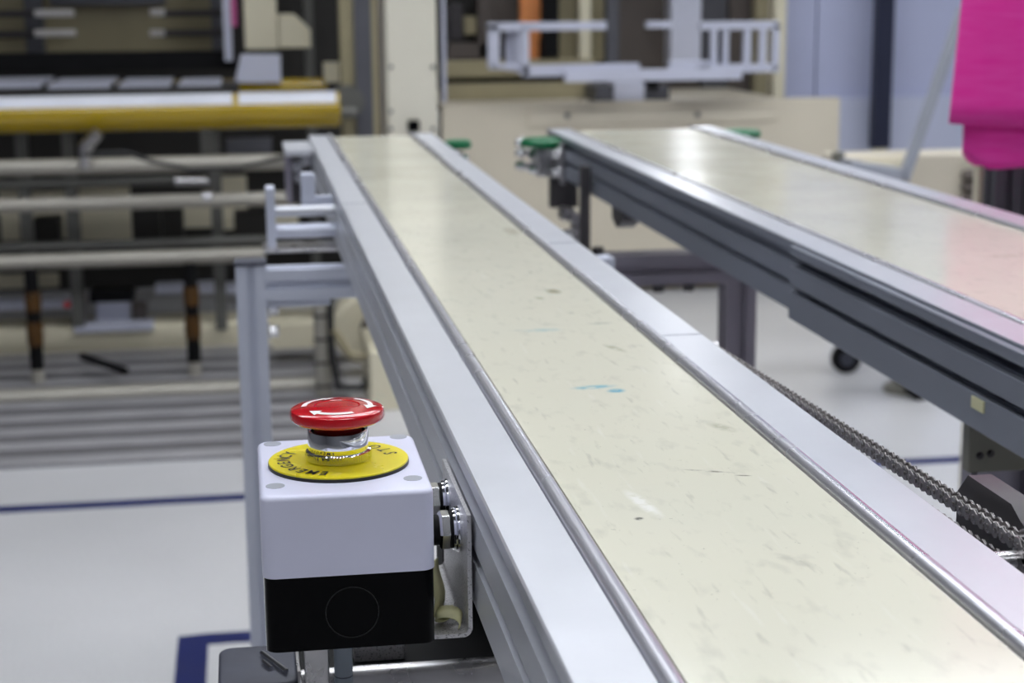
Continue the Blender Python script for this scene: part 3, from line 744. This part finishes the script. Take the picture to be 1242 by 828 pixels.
# pole and column
pl = thing('machine_pole', 'dark grey pole with cream edges standing left of the cream column', 'pole', (W(435, 160, 5.3).x, 5.3, 0))
for x0, x1, m, Y in ((413, 430, 'olive', 5.3), (430, 451, 'slategrey', 5.29), (451, 458, 'olive', 5.3)):
    a, b = W(x0, 60, Y), W(x1, 60, Y)
    Box(a.x, b.x, Y, Y+.08, 0, 2.6).build('pole_strip', M[m], pl)
pbox(455, -80, 472, 200, 5.8, .06).build('pole_clutter', M['brown'], pl)
MB().lathe([(.05, 0), (.05, .06)], W(422, 124, 5.2), 'y', 18).build('pole_knob', M['tubedark'], pl)
pbox(393, 76, 415, 100, 5.4, .06).build('pole_box', M['cream'], pl)
co = thing('machine_column', 'tall pale cream column standing behind the far end of the near conveyor', 'column', (W(500, 160, 4.5).x, 4.6, 0))
a, b = W(469, 80, 4.5), W(530, 80, 4.5)
Box(a.x, b.x, 4.5, 4.66, .06, 2.6).build('column_body', M['creampale'], co, bevel=.003)
Box(a.x-.07, b.x+.04, 4.42, 4.75, 0, .16).build('column_base', M['cream'], co, bevel=.004)
pbox(495, 146, 509, 160, 4.485, .02).build('black_switch', M['black'], co, bevel=.002)
for x, y in ((474, 81), (525, 81), (474, 156), (525, 156), (474, 135)):
    MB().lathe([(.006, 0), (.006, -.004)], W(x, y, 4.5), 'y', 10).build('screw', M['tubedark'], co)

# ------------------------------------------------------------------ cream machine in the middle, behind
MM = thing('assembly_machine', 'wide beige machine with dark interior behind the second conveyor', 'machine', (W(780, 200, 6.2).x, 6.2, 0))
P2 = lambda n, mb, m, bv=0.: mb.build(n, M[m], MM, bevel=bv)
P2('front_panel', pbox(537, 123, 1016, 335, 6.0, .06), 'beige', .004)
P2('panel_recess', pbox(640, 131, 945, 150, 5.992, .02), 'beige', .004)
for x, y in ((688, 140), (846, 139), (1002, 195)): P2('screw', MB().lathe([(.010, 0), (.010, -.006)], W(x, y, 5.99), 'y', 10), 'tubedark')
P2('plinth', Box(W(537, 340, 6.1).x, W(1016, 340, 6.1).x, 6.12, 6.9, 0, W(780, 334, 6.1).z), 'olive')
P2('deck', Box(W(537, 124, 6.05).x, W(950, 124, 6.05).x, 6.06, 7.0, W(740, 128, 6.06).z, W(740, 124, 6.06).z), 'beige')
P2('back_board', pbox(530, -95, 960, 130, 7.0, .05), 'dark')
P2('cross_bar', pbox(537, 73, 722, 93, 6.35, .08), 'olive', .003)
P2('cross_bar', pbox(537, 101, 718, 121, 6.3, .08), 'olive', .003)
P2('black_slot', pbox(537, 93, 690, 101, 6.4, .05), 'dark')
P2('orange_strip', pbox(631, -80, 656, 47, 6.6, .05), 'orange', .003)
P2('orange_strip', pbox(637, 47, 654, 72, 6.6, .05), 'orange', .003)
P2('black_column', pbox(658, -80, 678, 68, 6.55, .08), 'blackmatte', .003)
P2('cream_plate', pbox(678, -80, 704, 74, 6.7, .05), 'olive')
P2('cream_post', pbox(703, -80, 717, 78, 6.6, .06), 'cream', .003)
P2('olive_plate', pbox(717, -80, 736, 74, 6.7, .05), 'olive')
P2('slate_post', pbox(736, -80, 751, 80, 6.55, .06), 'slategrey', .003)
P2('brown_panel', pbox(751, -80, 884, 120, 6.85, .05), 'brown')
P2('grey_panel', pbox(852, -80, 886, 120, 6.8, .04), 'slategrey')
P2('white_pillar', pbox(814, -80, 851, 80, 6.6, .1), 'white', .003)
P2('dark_panel', pbox(886, -80, 918, 120, 6.75, .05), 'brown')
P2('olive_post', pbox(917, -80, 941, 122, 6.6, .06), 'olive', .003)
P2('cream_post', pbox(940, -80, 954, 123, 6.4, .08), 'cream', .003)
q0, q1 = W(537, -80, 5.95), W(539, 124, 5.95)
P2('slim_rod', MB().lathe([(.008, 0), (.008, q0.z-q1.z)], (q1.x, 5.95, q1.z), 'z', 10), 'white')
for x0, y0, x1, y1, m in ((545, 5, 562, 50, 'darksteel'), (563, 20, 578, 42, 'olive'), (580, -20, 600, 70, 'brown'), (543, 52, 600, 72, 'brown'), (600, -40, 630, 27, 'brown'), (600, 40, 632, 70, 'darksteel')):
    P2('machine_fitting', pbox(x0, y0, x1, y1, 6.8, .08), m, .004)
P2('grey_slide', pbox(722, 104, 812, 123, 6.1, .2), 'slategrey', .004)
P2('slide_block', pbox(745, 100, 782, 122, 6.09, .1), 'white', .004)
P2('slide_cap', pbox(786, 98, 800, 108, 6.08, .1), 'blackmatte', .003)
# white racks
def rack(label, bars, posts, Y):
    t = thing('white_rack', label, 'rack', W((bars[0][0]+bars[0][2])/2, bars[-1][3], Y))
    for b in bars: pbox(*b, Y+(b[4] if len(b) > 4 else 0), .04).build('rack_bar', M['white'], t, bevel=.002) if len(b) == 4 else pbox(*b[:4], Y+b[4], .04).build('rack_bar', M['white'], t, bevel=.002)
    for x0, x1, y0, y1, dy in posts: pbox(x0, y0, x1, y1, Y+dy, .03).build('rack_post', M['white'], t, bevel=.002)
    return t
rack('white open rack with five posts left of the grey panel in the background', [(592, 27, 736, 37), (594, 78, 628, 84), (634, 78, 776, 92)],
     [(592, 606, 30, 82, 0), (614, 622, 33, 86, .05), (624, 631, 33, 88, .02), (632, 642, 33, 92, 0)], 5.9)
rack('white open rack with slim posts beside the tall cream post in the background', [(785, 26, 815, 34, .05), (850, 26, 946, 36), (846, 78, 942, 88), (812, 74, 860, 96), (686, 84, 900, 98, -.05)],
     [(863, 870, 34, 80, 0), (878, 884, 34, 80, 0), (903, 911, 34, 80, 0), (922, 930, 34, 80, 0), (938, 946, 28, 88, 0)], 5.9)

# ------------------------------------------------------------------ partition and wheeled cabinet at the right
PT = thing('partition', 'pale lavender partition panels with a dark upright post at the back right', 'partition', (W(1080, 180, 6.6).x, 6.6, 0))
for x0, x1 in ((950, 990), (990, 1070), (1076, 1330)):
    a, b = W(x0, 90, 6.6), W(x1, 90, 6.6); Box(a.x, b.x-.006, 6.6, 6.63, .25, 2.8).build('panel', M['panelwhite'], PT, bevel=.003)
a, b = W(995, 150, 6.55), W(1330, 150, 6.55)
Box(a.x, b.x, 6.56, 6.6, .3, W(1080, 118, 6.55).z).build('lower_band', M['panelband'], PT, bevel=.003)
a, b = W(1062, 90, 6.45), W(1083, 90, 6.45)
Box(a.x, b.x, 6.45, 6.5, W(1065, 180, 6.45).z, 2.8).build('dark_post', M['slate'], PT, bevel=.003)
Box(a.x+.01, b.x-.01, 6.46, 6.49, 0, W(1065, 180, 6.45).z).build('post_foot', M['cream'], PT)

CB = thing('wheeled_cabinet', 'beige cabinet on casters with a leaning aluminium frame behind the second conveyor', 'cabinet', (W(1110, 300, 4.3).x, 4.4, 0))
P3 = lambda n, mb, m, bv=0.: mb.build(n, M[m], CB, bevel=bv)
a, b = W(1016, 230, 4.3), W(1206, 230, 4.3); zt = W(1100, 188, 4.3).z
P3('cabinet_body', Box(a.x, b.x, 4.3, 4.44, .36, zt), 'beige', .006)
P3('cabinet_ledge', Box(a.x+.03, b.x-.25, 4.285, 4.30, zt-.035, zt-.012), 'cream', .003)
P3('door_latch', pbox(1013, 185, 1025, 212, 4.285, .03), 'olivegrey', .003)
P3('hinge_strip', pbox(1180, 205, 1192, 262, 4.27, .03), 'olivegrey', .003)
for y in (212, 226, 240): P3('connector', MB().lathe([(.016, 0), (.013, -.03), (.008, -.04)], W(1172, y, 4.29), 'y', 12), 'brown')
fr0, fr1 = W(1172, 10, 4.2), W(1098, 220, 4.2)
dv = (fr1-fr0).normalized(); nv = Vector((-dv.z, 0, dv.x))*.012
P3('leaning_bar', MB().prism([((fr0+nv).x, (fr0+nv).z), ((fr0-nv).x, (fr0-nv).z), ((fr1-nv).x, (fr1-nv).z), ((fr1+nv).x, (fr1+nv).z)], 'y', 4.2, 4.23), 'screwcap', .003)
a2, b2 = W(1033, 195, 4.2), W(1100, 212, 4.2)
P3('frame_bar', MB().prism([(a2.x, a2.z), (b2.x, b2.z+.012), (b2.x, b2.z-.018), (a2.x, a2.z-.028)], 'y', 4.2, 4.3), 'screwcap', .003)
for x in (1040, 1116, 1190):
    p = W(x, 465, 4.27)
    if x == 1040: p = Vector((W(1030, 300, 4.62).x, 4.62, .05))
    wh = MB().lathe([(.030, -.014), (.043, -.010), (.043, .010), (.030, .014)], (p.x, p.y+.0, .043), 'y', 28).build('caster_wheel', M['blackmatte'], CB)
    MB().lathe([(.022, -.0155), (.022, .0155)], (p.x, p.y+.0, .043), 'y', 20).build('wheel_hub', M['housing'], wh)
    P3('caster_leg', Box(p.x-.02, p.x+.02, p.y+.02, p.y+.07, .09, .36), 'darksteel', .003)
fp = W(1155, 500, 4.05)
P3('caster_leg', Box(fp.x-.03, fp.x+.03, 4.34, 4.40, .02, .36), 'darksteel', .003)
P3('foot_pad', MB().lathe([(.06, 0), (.06, .015), (.03, .03)], (fp.x, 4.37, 0), 'z', 20), 'olivegrey')

# pink cloth on a dark profile stand beside conveyor two
st = thing('profile_stand', 'dark aluminium profile stand under the hanging pink cloth', 'stand', (.86, 1.9, 0))
MB().prism(slot_profile(.8875, 1.915, .034), 'z', .012, 1.62).build('stand_post', M['slategrey'], st, smooth=False)
MB().prism(slot_profile(.924, 1.915, .034), 'z', .012, 1.62).build('stand_post', M['slategrey'], st, smooth=False)
Box(.79, 1.10, 1.87, 1.93, 1.62, 1.66).build('stand_arm', M['slategrey'], st, bevel=.002)
Box(.88, 1.0, 1.82, 2.0, 0, .012).build('stand_foot', M['slategrey'], st, bevel=.002)
Box(.8655, .8815, 1.935, 1.95, .012, .93).build('cream_strip', M['cream'], st)
PK = thing('pink_cloth', 'bright pink cloth hanging in two layers at the upper right', 'cloth', (.87, 1.82, .89))
def sheet(x0, x1, yc, z0, z1, amp, name, bulge, slant, nx=26, nz=30, dep=.05):
    """draped closed fold of cloth: front and back leaves joined at a rounded left edge"""
    vs = []; fs = []
    ring = []
    for k in range(nx): ring.append(k/(nx-1))
    for j in range(nz+1):
        t = j/nz; z = z0 + (z1-z0)*t
        xl = x0 + slant*t
        row = []
        for k in range(nx*2):
            if k < nx: u = 1 - k/(nx-1); side = -1
            else: u = (k-nx)/(nx-1); side = 1
            x = xl + (x1-xl)*u
            th = dep*math.sqrt(max(0, 1-(1-min(1, u*3.2))**2))*.5 + .002
            fold = amp*math.sin(u*9 + t*3.0) + amp*.5*math.sin(u*17+t*7+1)
            zz = z + (bulge*math.sin(u*2.2)*(1-t) if bulge else 0) + (.020*max(0, 1-u*9)**2*(1-t) if bulge > 0 else 0)
            vs.append((x, yc + side*th + fold*min(1, u*4), zz))
    m = nx*2
    for j in range(nz):
        for k in range(m-1): fs.append((j*m+k, j*m+k+1, (j+1)*m+k+1, (j+1)*m+k))
    o = MB().add(vs, fs).build(name, M['cloth'], PK)
    sd = o.modifiers.new('thickness', 'SOLIDIFY'); sd.thickness = .002
    return o
sheet(.7745, 1.10, 1.815, .9465, 1.64, .006, 'outer_layer', -.006, .045, dep=.07)
sheet(.792, 1.08, 1.815, .893, 1.20, .004, 'inner_layer', .012, -.004, dep=.05)

# task lamp high on the middle machine, mirrored in the second belt
TL = thing('task_lamp', 'upright white task lamp fixed high on the middle machine', 'lamp', W(832, -150, 6.5))
a, b = W(818, -110, 6.5), W(850, -300, 6.5)
Box(a.x, b.x, 6.46, 6.5, a.z, b.z).build('lamp_frame', M['white'], TL)
Box(a.x+.008, b.x-.008, 6.45, 6.46, a.z+.01, b.z-.01).build('diffuser', emit('task_lamp_diffuser', (.95, .97, 1.), 12.0), TL)
